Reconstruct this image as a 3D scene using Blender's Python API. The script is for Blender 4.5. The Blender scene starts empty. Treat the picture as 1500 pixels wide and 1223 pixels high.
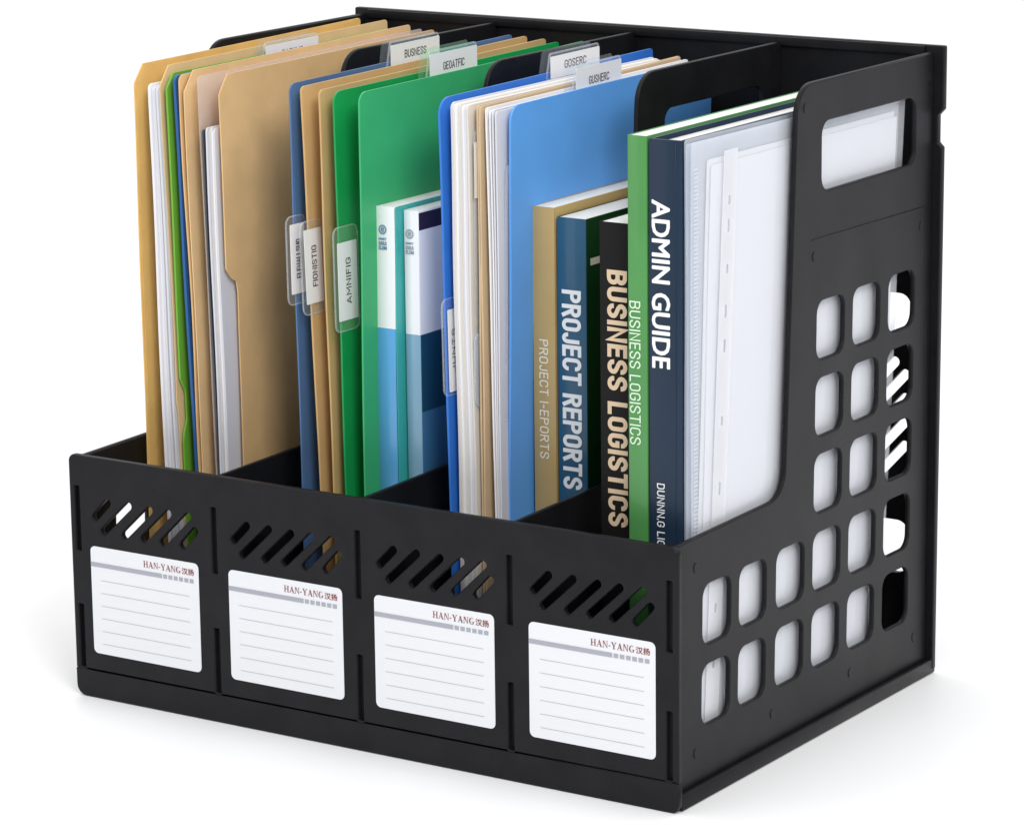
import bpy, bmesh, math, random
from mathutils import Matrix, Vector

random.seed(7)
scene = bpy.context.scene
COL = scene.collection

# ------------------------------------------------------------------ camera
W, D, HF, HB = 0.390, 0.2834, 0.1382, 0.3545       # organiser: width, depth, front height, back height
F_PX, CX, CY = 5333.17, 750.0, 611.5               # focal length and centre in photo pixels (1500 x 1223)
CAM = Vector((1.27667702, -1.48934415, 0.6072566))
RX, RY, RZ = 1.34266196, 0.01193224, 0.58091319
ROT = (Matrix.Rotation(RZ, 3, 'Z') @ Matrix.Rotation(RY, 3, 'Y') @ Matrix.Rotation(RX, 3, 'X'))
cd = bpy.data.cameras.new('camera'); cam = bpy.data.objects.new('camera', cd); COL.objects.link(cam)
cd.sensor_fit = 'HORIZONTAL'; cd.sensor_width = 36; cd.lens = F_PX / 1500 * 36
cd.clip_start = 0.05; cd.clip_end = 200
cam.matrix_world = Matrix.Translation(CAM) @ ROT.to_4x4()
scene.camera = cam

# ------------------------------------------------------------------ studio light
wd = bpy.data.worlds.new('World'); scene.world = wd; wd.use_nodes = True
bg = wd.node_tree.nodes['Background']; bg.inputs[0].default_value = (0.96, 0.975, 1.0, 1); bg.inputs[1].default_value = 0.36
def softbox(name, loc, target, sx, sy, power, col=(1, 1, 1)):
    l = bpy.data.lights.new(name, 'AREA'); l.shape = 'RECTANGLE'; l.size = sx; l.size_y = sy
    l.energy = power; l.color = col
    o = bpy.data.objects.new(name, l); COL.objects.link(o); o.location = loc
    o.rotation_euler = (Vector(target) - Vector(loc)).to_track_quat('-Z', 'Y').to_euler()
    return o
softbox('overhead_softbox', (-1.0, 1.6, 3.4), (-1.0, 1.6, 0), 12.5, 12.5, 545, (1, 0.995, 0.98))
softbox('key_softbox', (1.65, -1.20, 1.40), (0.2, 0.1, 0.15), 0.62, 0.62, 22, (1, 0.985, 0.96))
softbox('fill_softbox', (-1.1, -1.7, 0.75), (0.2, 0.0, 0.1), 0.9, 0.9, 3)

vs = scene.view_settings
vs.view_transform = 'Standard'; vs.look = 'None'; vs.exposure = 0; vs.gamma = 1
scene.cycles.max_bounces = 10; scene.cycles.transparent_max_bounces = 24

def un(px, py, ax, v):
    """photo pixel -> point on the plane axis=v"""
    d = ROT @ Vector(((px - CX) / F_PX, -(py - CY) / F_PX, -1.0))
    return CAM + d * ((v - CAM[ax]) / d[ax])
def yat(px, x, z):
    """depth at which the line (x, *, z) crosses photo column px"""
    lo, hi = 0.0, 0.4
    inv = ROT.transposed()
    for _ in range(40):
        m = (lo + hi) / 2; q = inv @ (Vector((x, m, z)) - CAM)
        if CX + F_PX * q.x / -q.z < px: lo = m
        else: hi = m
    return lo

# ------------------------------------------------------------------ materials
MATS = {}
def mat(name, col, rough=0.5, spec=0.5, bump=0.0, bscale=400.0, var=0.0, vscale=30.0, coat=0.0, stretch=None, trans=0.0, streak=None):
    if name in MATS: return MATS[name]
    m = bpy.data.materials.new(name); m.use_nodes = True
    nt = m.node_tree; b = nt.nodes['Principled BSDF']
    b.inputs['Base Color'].default_value = (*col, 1); b.inputs['Roughness'].default_value = rough
    b.inputs['Specular IOR Level'].default_value = spec; b.inputs['Coat Weight'].default_value = coat
    tc = nt.nodes.new('ShaderNodeTexCoord'); src = tc.outputs['Object']
    if stretch:
        mp = nt.nodes.new('ShaderNodeMapping'); mp.inputs['Scale'].default_value = stretch
        nt.links.new(src, mp.inputs[0]); src = mp.outputs[0]
    if var:
        n = nt.nodes.new('ShaderNodeTexNoise'); n.inputs['Scale'].default_value = vscale; n.inputs['Detail'].default_value = 6
        nt.links.new(src, n.inputs['Vector'])
        r = nt.nodes.new('ShaderNodeMapRange'); r.inputs[1].default_value = 0.3; r.inputs[2].default_value = 0.7
        r.inputs[3].default_value = 1 - var; r.inputs[4].default_value = 1 + var
        nt.links.new(n.outputs[0], r.inputs[0])
        mx = nt.nodes.new('ShaderNodeMix'); mx.data_type = 'RGBA'; mx.blend_type = 'MULTIPLY'; mx.inputs[0].default_value = 1
        mx.inputs[6].default_value = (*col, 1); nt.links.new(r.outputs[0], mx.inputs[7]); nt.links.new(mx.outputs[2], b.inputs['Base Color'])
        r2 = nt.nodes.new('ShaderNodeMapRange'); r2.inputs[1].default_value = 0.3; r2.inputs[2].default_value = 0.7
        r2.inputs[3].default_value = max(0.05, rough - 0.08); r2.inputs[4].default_value = min(1, rough + 0.08)
        nt.links.new(n.outputs[0], r2.inputs[0]); nt.links.new(r2.outputs[0], b.inputs['Roughness'])
    if bump:
        n2 = nt.nodes.new('ShaderNodeTexNoise'); n2.inputs['Scale'].default_value = bscale; n2.inputs['Detail'].default_value = 3
        nt.links.new(src, n2.inputs['Vector'])
        bp = nt.nodes.new('ShaderNodeBump'); bp.inputs['Strength'].default_value = bump; bp.inputs['Distance'].default_value = 0.001
        nt.links.new(n2.outputs[0], bp.inputs['Height']); nt.links.new(bp.outputs[0], b.inputs['Normal'])
    if trans:
        t = nt.nodes.new('ShaderNodeBsdfTranslucent'); t.inputs[0].default_value = (*col, 1)
        ms = nt.nodes.new('ShaderNodeMixShader'); ms.inputs[0].default_value = trans
        nt.links.new(b.outputs[0], ms.inputs[1]); nt.links.new(t.outputs[0], ms.inputs[2])
        nt.links.new(ms.outputs[0], nt.nodes['Material Output'].inputs[0])
    MATS[name] = m
    return m
def film(name, col, body, rough=0.18, spec=0.5, edge=0.35, streak=0.0):
    """thin clear plastic: mostly see-through, some milky body and gloss"""
    if name in MATS: return MATS[name]
    m = bpy.data.materials.new(name); m.use_nodes = True
    nt = m.node_tree; b = nt.nodes['Principled BSDF']
    b.inputs['Base Color'].default_value = (*col, 1); b.inputs['Roughness'].default_value = rough
    b.inputs['Specular IOR Level'].default_value = spec
    t = nt.nodes.new('ShaderNodeBsdfTransparent'); t.inputs[0].default_value = (*[0.7 + 0.3 * c for c in col], 1)
    lw = nt.nodes.new('ShaderNodeLayerWeight'); lw.inputs[0].default_value = 0.25
    if streak:
        tc = nt.nodes.new('ShaderNodeTexCoord'); mp = nt.nodes.new('ShaderNodeMapping'); mp.inputs['Scale'].default_value = (1, 1, 0.12); nt.links.new(tc.outputs['Object'], mp.inputs[0])
        n = nt.nodes.new('ShaderNodeTexNoise'); n.inputs['Scale'].default_value = 20; n.inputs['Detail'].default_value = 3; nt.links.new(mp.outputs[0], n.inputs['Vector'])
        bp = nt.nodes.new('ShaderNodeBump'); bp.inputs['Strength'].default_value = streak; bp.inputs['Distance'].default_value = 0.01
        nt.links.new(n.outputs[0], bp.inputs['Height']); nt.links.new(bp.outputs[0], b.inputs['Normal'])
    mr = nt.nodes.new('ShaderNodeMapRange'); mr.inputs[3].default_value = body; mr.inputs[4].default_value = min(1, body + edge)
    nt.links.new(lw.outputs['Facing'], mr.inputs[0])
    ms = nt.nodes.new('ShaderNodeMixShader'); nt.links.new(mr.outputs[0], ms.inputs[0])
    nt.links.new(t.outputs[0], ms.inputs[1]); nt.links.new(b.outputs[0], ms.inputs[2])
    nt.links.new(ms.outputs[0], nt.nodes['Material Output'].inputs[0])
    MATS[name] = m
    return m
def banded(name, bands, rough=0.3, coat=0.3):
    """flat print: colour bands by height (z in metres, colour), constant steps"""
    m = bpy.data.materials.new(name); m.use_nodes = True
    nt = m.node_tree; b = nt.nodes['Principled BSDF']; b.inputs['Roughness'].default_value = rough; b.inputs['Coat Weight'].default_value = coat
    tc = nt.nodes.new('ShaderNodeTexCoord'); sp = nt.nodes.new('ShaderNodeSeparateXYZ'); nt.links.new(tc.outputs['Object'], sp.inputs[0])
    mul = nt.nodes.new('ShaderNodeMath'); mul.operation = 'MULTIPLY'; mul.inputs[1].default_value = 1 / 0.4; nt.links.new(sp.outputs[2], mul.inputs[0])
    r = nt.nodes.new('ShaderNodeValToRGB'); r.color_ramp.interpolation = 'CONSTANT'
    els = r.color_ramp.elements
    els[0].position = 0; els[0].color = (*bands[0][1], 1); els[1].position = bands[1][0] / 0.4; els[1].color = (*bands[1][1], 1)
    for z, c in bands[2:]:
        e = els.new(z / 0.4); e.color = (*c, 1)
    nt.links.new(mul.outputs[0], r.inputs[0]); nt.links.new(r.outputs[0], b.inputs['Base Color'])
    return m

def plastic():
    m = bpy.data.materials.new('black_plastic'); m.use_nodes = True
    nt = m.node_tree; b = nt.nodes['Principled BSDF']; L = nt.links.new
    b.inputs['Specular IOR Level'].default_value = 0.14
    tc = nt.nodes.new('ShaderNodeTexCoord')
    def noise(scale, det, stretch=(1, 1, 1)):
        mp = nt.nodes.new('ShaderNodeMapping'); mp.inputs['Scale'].default_value = stretch; L(tc.outputs['Object'], mp.inputs[0])
        n = nt.nodes.new('ShaderNodeTexNoise'); n.inputs['Scale'].default_value = scale; n.inputs['Detail'].default_value = det; L(mp.outputs[0], n.inputs['Vector'])
        return n.outputs[0]
    def rng(src, a, b_, lo, hi):
        r = nt.nodes.new('ShaderNodeMapRange'); r.inputs[1].default_value = a; r.inputs[2].default_value = b_; r.inputs[3].default_value = lo; r.inputs[4].default_value = hi
        L(src, r.inputs[0]); return r.outputs[0]
    flow = noise(9, 4, (1, 1, 0.35)); grime = noise(55, 6)
    mix = nt.nodes.new('ShaderNodeMix'); mix.data_type = 'RGBA'; L(rng(grime, 0.3, 0.75, 0, 1), mix.inputs[0])
    mix.inputs[6].default_value = (0.0088, 0.0088, 0.0102, 1); mix.inputs[7].default_value = (0.0135, 0.0135, 0.0158, 1); L(mix.outputs[2], b.inputs['Base Color'])
    L(rng(flow, 0.3, 0.7, 0.22, 0.40), b.inputs['Roughness'])
    b1 = nt.nodes.new('ShaderNodeBump'); b1.inputs['Strength'].default_value = 0.16; b1.inputs['Distance'].default_value = 0.001; L(noise(2400, 2), b1.inputs['Height'])
    b2 = nt.nodes.new('ShaderNodeBump'); b2.inputs['Strength'].default_value = 0.25; b2.inputs['Distance'].default_value = 0.004; L(noise(14, 1), b2.inputs['Height']); L(b1.outputs[0], b2.inputs['Normal'])
    L(b2.outputs[0], b.inputs['Normal'])
    return m
M_PLASTIC = plastic()
M_STICK = mat('sticker_paper', (0.745, 0.76, 0.79), 0.5, 0.2, 0.02, 900)
M_RULE = mat('grey_ink', (0.42, 0.43, 0.45), 0.6)
M_BAND = mat('band_ink', (0.36, 0.37, 0.43), 0.6)
M_RED = mat('red_ink', (0.22, 0.015, 0.018), 0.5)
M_MANILA = mat('manila_card', (0.76, 0.50, 0.24), 0.62, 0.25, 0.06, 700, 0.055, 60, trans=0.10)
M_MANILA2 = mat('pale_manila_card', (0.81, 0.57, 0.305), 0.62, 0.25, 0.06, 700, 0.055, 60, trans=0.10)
M_MANILA_Y = mat('yellow_manila_card', (0.80, 0.525, 0.18), 0.6, 0.25, 0.06, 700, 0.05, 60, trans=0.15)
M_KRAFT = mat('kraft_card', (0.56, 0.37, 0.165), 0.62, 0.25, 0.06, 700, 0.04, 60)
M_TAN = mat('tan_card', (0.58, 0.43, 0.27), 0.62, 0.25, 0.06, 700, 0.04, 60)
M_LIME = mat('lime_green_plastic', (0.16, 0.42, 0.04), 0.4, 0.4, 0.03, 900)
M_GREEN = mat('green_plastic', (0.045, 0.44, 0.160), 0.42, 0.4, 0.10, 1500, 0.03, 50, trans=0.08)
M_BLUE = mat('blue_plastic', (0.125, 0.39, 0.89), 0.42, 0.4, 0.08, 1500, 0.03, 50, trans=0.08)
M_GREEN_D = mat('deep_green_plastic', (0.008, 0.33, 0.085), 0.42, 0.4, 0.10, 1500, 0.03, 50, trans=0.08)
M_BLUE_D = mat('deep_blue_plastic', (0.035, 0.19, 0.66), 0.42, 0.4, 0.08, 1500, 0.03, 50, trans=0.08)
M_LAV = mat('grey_paper', (0.74, 0.74, 0.80), 0.7, 0.2, 0.03, 800, trans=0.15)
M_ROYAL = mat('royal_blue_card', (0.02, 0.10, 0.30), 0.45, 0.4, 0.03, 900)
M_SLATE = mat('slate_blue_plastic', (0.075, 0.155, 0.32), 0.45, 0.4, 0.05, 1500, 0.03, 50)
M_PAPER = mat('white_paper', (0.89, 0.89, 0.91), 0.7, 0.2, 0.03, 800, trans=0.15)
M_PAPER_W = mat('warm_paper', (0.80, 0.75, 0.68), 0.7, 0.2, 0.03, 800, trans=0.15)
M_PAGES = mat('page_edges', (0.80, 0.80, 0.78), 0.75, 0.2, 0.5, 60, 0.05, 40, stretch=(60, 1, 1))
M_FILM = film('clear_film', (0.90, 0.92, 0.96), 0.10, 0.08, 0.6, 0.4, 0.13)
M_MILKY = film('milky_film', (0.80, 0.85, 0.92), 0.22, 0.2, 0.6, 0.4, 0.13)
M_MILKY2 = film('strip_film', (0.90, 0.91, 0.94), 0.34, 0.2, 0.6, 0.4)
M_PINKF = film('rosy_film', (0.82, 0.74, 0.71), 0.30, 0.25)
M_TABF = film('tab_film', (0.85, 0.90, 0.95), 0.025, 0.06, 0.6, 0.14)
M_TABG = film('green_tab_film', (0.62, 0.90, 0.70), 0.05, 0.06, 0.6, 0.16)
M_RIM = film('tab_rim_film', (0.90, 0.93, 0.97), 0.13, 0.06, 0.7, 0.16)
M_TEAL = film('teal_film', (0.05, 0.50, 0.45), 0.78, 0.2)
M_INSERT = mat('tab_insert_paper', (0.82, 0.82, 0.84), 0.6)
M_INK = mat('black_ink', (0.03, 0.03, 0.035), 0.6)
M_GREYINK = mat('blue_grey_ink', (0.16, 0.28, 0.42), 0.6)
M_GREYINK2 = mat('slate_ink', (0.30, 0.36, 0.42), 0.6)
M_WINK = mat('white_ink', (0.82, 0.84, 0.86), 0.5)
M_PINK = mat('cream_ink', (0.62, 0.47, 0.32), 0.5)
M_CINK = mat('pale_ink', (0.86, 0.81, 0.66), 0.5)
M_GINK = mat('pale_green_ink', (0.62, 0.80, 0.60), 0.5)
M_BKTAN = mat('tan_book_cover', (0.46, 0.325, 0.135), 0.38, 0.4, 0.03, 900, 0.05, 30, coat=0.2)
M_BKBLUE = mat('petrol_book_cover', (0.016, 0.085, 0.165), 0.33, 0.4, 0.03, 900, 0.05, 30, coat=0.2)
M_BKDGREEN = mat('dark_green_cover', (0.006, 0.042, 0.010), 0.35, 0.4, 0.03, 900, 0.05, 30, coat=0.2)
M_BKBLACK = mat('black_book_cover', (0.0085, 0.0078, 0.0078), 0.5, 0.15, 0.03, 900, 0.05, 30)
M_BKGREEN = mat('green_book_cover', (0.070, 0.26, 0.070), 0.36, 0.4, 0.03, 900, 0.05, 30, coat=0.2)
M_BKNAVY = mat('navy_book_cover', (0.012, 0.027, 0.054), 0.36, 0.25, 0.06, 900, 0.05, 30, coat=0.08)
M_DARK = mat('dark_slate_strip', (0.05, 0.06, 0.07), 0.4)
M_FLOOR = mat('white_table_surface', (0.90, 0.905, 0.92), 0.45, 0.25)

# ------------------------------------------------------------------ helpers
def link(name, me, m, parent=None):
    o = bpy.data.objects.new(name, me); COL.objects.link(o)
    if m is not None and me is not None: me.materials.append(m)
    if parent is not None: o.parent = parent
    return o
def thing(name, label, cat, group=None):
    o = bpy.data.objects.new(name, None); COL.objects.link(o); o.empty_display_size = 0.01
    o['label'] = label; o['category'] = cat
    if group: o['group'] = group
    return o
def smooth(me, ang=35):
    for p in me.polygons: p.use_smooth = True
    me.set_sharp_from_angle(angle=math.radians(ang))
def rrect(u0, v0, u1, v1, r, n=5):
    pts = []
    rs = r if isinstance(r, (list, tuple)) else (r, r, r, r)      # bl, br, tr, tl
    for (cu, cv, a0, rr) in ((u0 + rs[0], v0 + rs[0], 180, rs[0]), (u1 - rs[1], v0 + rs[1], 270, rs[1]), (u1 - rs[2], v1 - rs[2], 0, rs[2]), (u0 + rs[3], v1 - rs[3], 90, rs[3])):
        if rr <= 0: pts.append((cu, cv)); continue
        for k in range(n + 1):
            a = math.radians(a0 + 90 * k / n); pts.append((cu + rr * math.cos(a), cv + rr * math.sin(a)))
    return pts
def capsule(a, b, r, n=6):
    a = Vector(a); b = Vector(b); d = (b - a).normalized(); an = math.atan2(d.y, d.x); pts = []
    for k in range(n + 1):
        t = an - math.pi / 2 + math.pi * k / n; pts.append((b.x + r * math.cos(t), b.y + r * math.sin(t)))
    for k in range(n + 1):
        t = an + math.pi / 2 + math.pi * k / n; pts.append((a.x + r * math.cos(t), a.y + r * math.sin(t)))
    return pts
def round_poly(pts, radii, n=6):
    out = []; N = len(pts)
    for i in range(N):
        p = Vector(pts[i]); r = radii[i]
        if r <= 0: out.append(tuple(p)); continue
        a = (Vector(pts[i - 1]) - p).normalized(); b = (Vector(pts[(i + 1) % N]) - p).normalized()
        h = math.acos(max(-1, min(1, a.dot(b)))) / 2; t = r / math.tan(h)
        c = p + (a + b).normalized() * (r / math.sin(h)); s = p + a * t; e = p + b * t
        a0 = math.atan2(s.y - c.y, s.x - c.x); a1 = math.atan2(e.y - c.y, e.x - c.x)
        da = (a1 - a0 + math.pi) % (2 * math.pi) - math.pi
        for k in range(n + 1): out.append((c.x + r * math.cos(a0 + da * k / n), c.y + r * math.sin(a0 + da * k / n)))
    return out
def plate_mesh(name, loops, t, bevel, fmap):
    """flat plate with holes: 2D filled curve -> mesh, then mapped by fmap(u, v, w); w is 0 at the middle of the thickness"""
    cu = bpy.data.curves.new(name, 'CURVE'); cu.dimensions = '2D'; cu.fill_mode = 'BOTH'
    for lp in loops:
        s = cu.splines.new('POLY'); s.points.add(len(lp) - 1); s.use_cyclic_u = True
        for p, q in zip(s.points, lp): p.co = (q[0] * 100, q[1] * 100, 0, 1)
    if bevel: cu.bevel_depth = bevel * 100; cu.bevel_resolution = 1; cu.offset = -bevel * 100
    cu.extrude = max(0, t / 2 - bevel) * 100
    return curve_mesh(name, cu, lambda c: fmap(c.x / 100, c.y / 100, c.z / 100))
def curve_mesh(name, cu, fn):
    o = bpy.data.objects.new(name, cu); COL.objects.link(o)
    dg = bpy.context.evaluated_depsgraph_get()
    me = bpy.data.meshes.new_from_object(o.evaluated_get(dg)); me.name = name
    bpy.data.objects.remove(o); bpy.data.curves.remove(cu)
    for v in me.vertices: v.co = fn(v.co)
    me.materials.clear()
    bm = bmesh.new(); bm.from_mesh(me); bmesh.ops.remove_doubles(bm, verts=bm.verts, dist=1e-6)
    bmesh.ops.recalc_face_normals(bm, faces=bm.faces); bm.to_mesh(me); bm.free()
    return me
def plate(name, loops, t, bevel, fmap, m, parent, ang=35):
    me = plate_mesh(name, loops, t, bevel, fmap)
    if bevel:
        n0 = (fmap(0, 0, 1) - fmap(0, 0, 0)).normalized()
        for p in me.polygons: p.use_smooth = abs(p.normal.dot(n0)) < 0.999
    return link(name, me, m, parent)
_c = bpy.data.curves.new('cap', 'FONT'); _c.body = 'H'; _m = curve_mesh('cap', _c, lambda c: c); CAPH = max(v.co.y for v in _m.vertices); bpy.data.meshes.remove(_m)
def arc(cx, cy, rx, ry, a0, a1, n=8):
    return [(cx + rx * math.cos(math.radians(a0 + (a1 - a0) * k / n)), cy + ry * math.sin(math.radians(a0 + (a1 - a0) * k / n))) for k in range(n + 1)]
def glyphs():
    w = 0.50; r = 0.25; q = 0.24
    o = arc(w - r, 1 - q, r, q, 0, 180) + arc(r, q, r, q, 180, 360)
    G = {}
    G['O'] = (w, [o + [o[0]]])
    G['C'] = (w, [[(w, 0.70)] + arc(r, 1 - q, r, q, 0, 180) + arc(r, q, r, q, 180, 360) + [(w, 0.30)]])
    G['G'] = (w, [[(w, 0.70)] + arc(r, 1 - q, r, q, 0, 180) + arc(r, q, r, q, 180, 360) + [(w, 0.48), (0.27, 0.48)]])
    G['U'] = (w, [[(0, 1)] + arc(r, q, r, q, 180, 360) + [(w, 1)]])
    G['J'] = (0.40, [[(0, 0.28)] + arc(0.20, q, 0.20, q, 180, 360) + [(0.40, 1)]])
    G['D'] = (w, [[(0, 0), (0, 1), (w - r, 1)] + arc(w - r, 1 - q, r, q, 90, 0) + arc(w - r, q, r, q, 0, -90) + [(0, 0)]])
    bowl = [(0, 1), (w - 0.22, 1)] + arc(w - 0.22, 0.77, 0.22, 0.23, 90, -90) + [(0, 0.54)]
    G['P'] = (w, [[(0, 0), (0, 1)], bowl]); G['R'] = (w, [[(0, 0), (0, 1)], bowl, [(0.24, 0.52), (w, 0)]])
    G['B'] = (w, [[(0, 0), (0, 1)], bowl, [(w - 0.24, 0.54)] + arc(w - 0.24, 0.27, 0.24, 0.27, 90, -90) + [(0, 0)]])
    G['S'] = (w, [[(w, 0.70)] + arc(r, 1 - q, r, q, 0, 180) + [(0.02, 0.67), (0.10, 0.585), (0.40, 0.42), (0.48, 0.34)] + arc(r, q, r, q, 0, -180) + [(0, 0.30)]])
    G['I'] = (0.0, [[(0, 0), (0, 1)]]); G['L'] = (0.42, [[(0, 1), (0, 0), (0.42, 0)]])
    G['E'] = (0.43, [[(0.43, 1), (0, 1), (0, 0), (0.43, 0)], [(0, 0.52), (0.38, 0.52)]]); G['F'] = (0.41, [[(0.41, 1), (0, 1), (0, 0)], [(0, 0.52), (0.36, 0.52)]])
    G['T'] = (0.50, [[(0, 1), (0.50, 1)], [(0.25, 1), (0.25, 0)]]); G['N'] = (0.52, [[(0, 0), (0, 1), (0.52, 0), (0.52, 1)]])
    G['M'] = (0.66, [[(0, 0), (0, 1), (0.33, 0.30), (0.66, 1), (0.66, 0)]]); G['A'] = (0.58, [[(0, 0), (0.29, 1), (0.58, 0)], [(0.10, 0.28), (0.48, 0.28)]])
    G['H'] = (0.5, [[(0, 0), (0, 1)], [(0.5, 0), (0.5, 1)], [(0, 0.5), (0.5, 0.5)]])
    G['-'] = (0.25, [[(0, 0.45), (0.25, 0.45)]]); G['.'] = (0.0, [[(0, -0.02), (0, 0.06)]]); G[' '] = (0.12, [])
    return G
GLY = glyphs()
def text(name, s, size, fmap, m, parent, width, stroke=0.14, gapk=1.0):
    """lettering drawn with even strokes; u along the baseline, v up, both centred; stroke = weight as a share of the capital height"""
    th = size * stroke; gap = (0.13 + stroke * 1.05) * gapk
    adv = sum(GLY[c][0] for c in s) + gap * (len(s) - 1)
    kx = (width - th) / adv; ky = size - th
    V, Fc = [], []; x = 0.0; layer = 0
    for c in s:
        gw, strokes = GLY[c]
        for st in strokes:
            pts = [Vector(((x + a) * kx - (width - th) / 2, b * ky - ky / 2)) for a, b in st]
            clean = [pts[0]]
            for p in pts[1:]:
                if (p - clean[-1]).length > 1e-7: clean.append(p)
            pts = clean; closed = len(pts) > 2 and (pts[0] - pts[-1]).length < 1e-7
            if closed: pts = pts[:-1]
            n = len(pts); base = len(V); h = th / 2; layer += 1; zl = 0.000003 * (layer % 7)
            for k in range(n):
                p = pts[k]
                d0 = (p - pts[k - 1]).normalized() if (k > 0 or closed) else None
                d1 = (pts[(k + 1) % n] - p).normalized() if (k < n - 1 or closed) else None
                if d0 is None: nn = Vector((-d1.y, d1.x)); p = p - d1 * (h if c not in 'CGSJ' else 0); mlen = h
                elif d1 is None: nn = Vector((-d0.y, d0.x)); p = p + d0 * (h if c not in 'CGSJ' else 0); mlen = h
                else:
                    nn = Vector((-(d0 + d1).y, (d0 + d1).x)); nn = nn.normalized() if nn.length > 1e-6 else Vector((-d0.y, d0.x))
                    cs = max(0.45, nn.dot(Vector((-d0.y, d0.x)))); mlen = h / cs
                V.append(fmap((p + nn * mlen).x, (p + nn * mlen).y, zl)); V.append(fmap((p - nn * mlen).x, (p - nn * mlen).y, zl))
            for k in range(n if closed else n - 1):
                a = base + 2 * k; b = base + 2 * ((k + 1) % n); Fc.append((a, a + 1, b + 1, b))
        x += gw + gap
    me = bpy.data.meshes.new(name); me.from_pydata(V, [], Fc); me.update()
    return link(name, me, m, parent)
def font_text(name, s, size, fmap, m, parent, width=None, bold=0.0, space=1.0, fat=0.0):
    """lettering: text curve flattened to a thin mesh; local u along the baseline (centred), v upwards (centred on capitals).
    size = capital height in metres, width = total width in metres"""
    cu = bpy.data.curves.new(name, 'FONT'); cu.body = s; cu.size = 1.0; cu.extrude = 0.004; cu.offset = bold; cu.space_character = space; cu.resolution_u = 3
    raw = curve_mesh(name, cu, lambda c: c)
    xs = [v.co.x for v in raw.vertices]; ys = [v.co.y for v in raw.vertices]
    x0, x1 = min(xs), max(xs); y0, y1 = (0.0, CAPH) if s.isascii() and s.upper() == s else (min(ys), max(ys))
    ky = size / (y1 - y0); kx = (width / (x1 - x0)) if width else ky
    for v in raw.vertices:
        v.co = fmap((v.co.x - (x0 + x1) / 2) * kx, (v.co.y - (y0 + y1) / 2) * ky, v.co.z * 0.01)
    if fat:
        bm = bmesh.new()
        c0 = fmap(0, 0, 0)
        for k, (du, dv) in enumerate(((0, 0), (fat, 0), (-fat, 0), (0, fat * 0.8), (0, -fat * 0.8), (fat * 0.7, fat * 0.6), (-fat * 0.7, -fat * 0.6), (fat * 0.7, -fat * 0.6), (-fat * 0.7, fat * 0.6))):
            d = fmap(du, dv, 0.000004 * k) - c0; n = len(bm.verts); bm.from_mesh(raw); bm.verts.ensure_lookup_table()
            for v in bm.verts[n:]: v.co += d
        bm.to_mesh(raw); bm.free()
    return link(name, raw, m, parent)
def box(name, x0, x1, y0, y1, z0, z1, m, parent, bev=0.0, seg=2):
    bm = bmesh.new(); bmesh.ops.create_cube(bm, size=1)
    for v in bm.verts: v.co = Vector(((x0 + x1) / 2 + v.co.x * (x1 - x0), (y0 + y1) / 2 + v.co.y * (y1 - y0), (z0 + z1) / 2 + v.co.z * (z1 - z0)))
    if bev: bmesh.ops.bevel(bm, geom=bm.edges[:], offset=bev, segments=seg, affect='EDGES', profile=0.5)
    me = bpy.data.meshes.new(name); bm.to_mesh(me); bm.free()
    if bev: smooth(me, 50)
    return link(name, me, m, parent)

# ------------------------------------------------------------------ table surface
bm = bmesh.new(); bmesh.ops.create_grid(bm, x_segments=1, y_segments=1, size=30)
me = bpy.data.meshes.new('table_surface'); bm.to_mesh(me); bm.free()
fl = link('table_surface', me, M_FLOOR); fl['kind'] = 'structure'; fl.location = (0, 0, 0)

# ------------------------------------------------------------------ the organiser
ORG = thing('file_organizer', 'black plastic desktop file organizer with four compartments and white label stickers', 'file organizer')
Z0 = 0.0004
XL, XR = 0.0055, 0.3845                         # centres of the side panels
DIV = (0.100, 0.195, 0.290)
TP = 0.0030                                      # panel thickness

# front panel
F_T = 0.0042
loops = [rrect(0, 0.0160, W, HF, (0.0, 0.0, 0.005, 0.004))]
SL = [((17.6, 104.4), (26.6, 113.4)), ((23.2, 96.9), (41.2, 113.5)), ((38.0, 96.6), (55.9, 113.1)), ((51.2, 96.6), (68.9, 113.0)), ((64.7, 96.4), (82.4, 113.2)), ((78.3, 96.6), (86.9, 105.7))]
for i in range(4):
    ox = 95.65 * i
    for a, b in SL: loops.append(capsule(((a[0] + ox) / 1e3, a[1] / 1e3), ((b[0] + ox) / 1e3, b[1] / 1e3), 0.00215))
for x in (0.0052, DIV[0], DIV[1], DIV[2], 0.3848):
    for z0, z1 in ((0.0838, 0.1206), (0.0169, 0.0531)): loops.append(rrect(x - 0.0017, z0, x + 0.0017, z1, 0.0004, 2))
plate('front_panel', loops, F_T, 0.0009, lambda u, v, w: Vector((u, F_T / 2 - w, v)), M_PLASTIC, ORG)
for x in (0.0052, DIV[0], DIV[1], DIV[2], 0.3848):
    for z0, z1 in ((0.0838, 0.1206), (0.0169, 0.0531)):
        box('locking_tab', x - 0.0021, x + 0.0021, 0.0030, F_T + 0.0010, z0 - 0.0005, z1 + 0.0005, M_PLASTIC, ORG)
# kick strip under the front panel
plate('kick_strip', [rrect(0, Z0, W, 0.0158, (0.006, 0.004, 0, 0))], F_T, 0.0004, lambda u, v, w: Vector((u, F_T / 2 - w, v)), M_PLASTIC, ORG)
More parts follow.
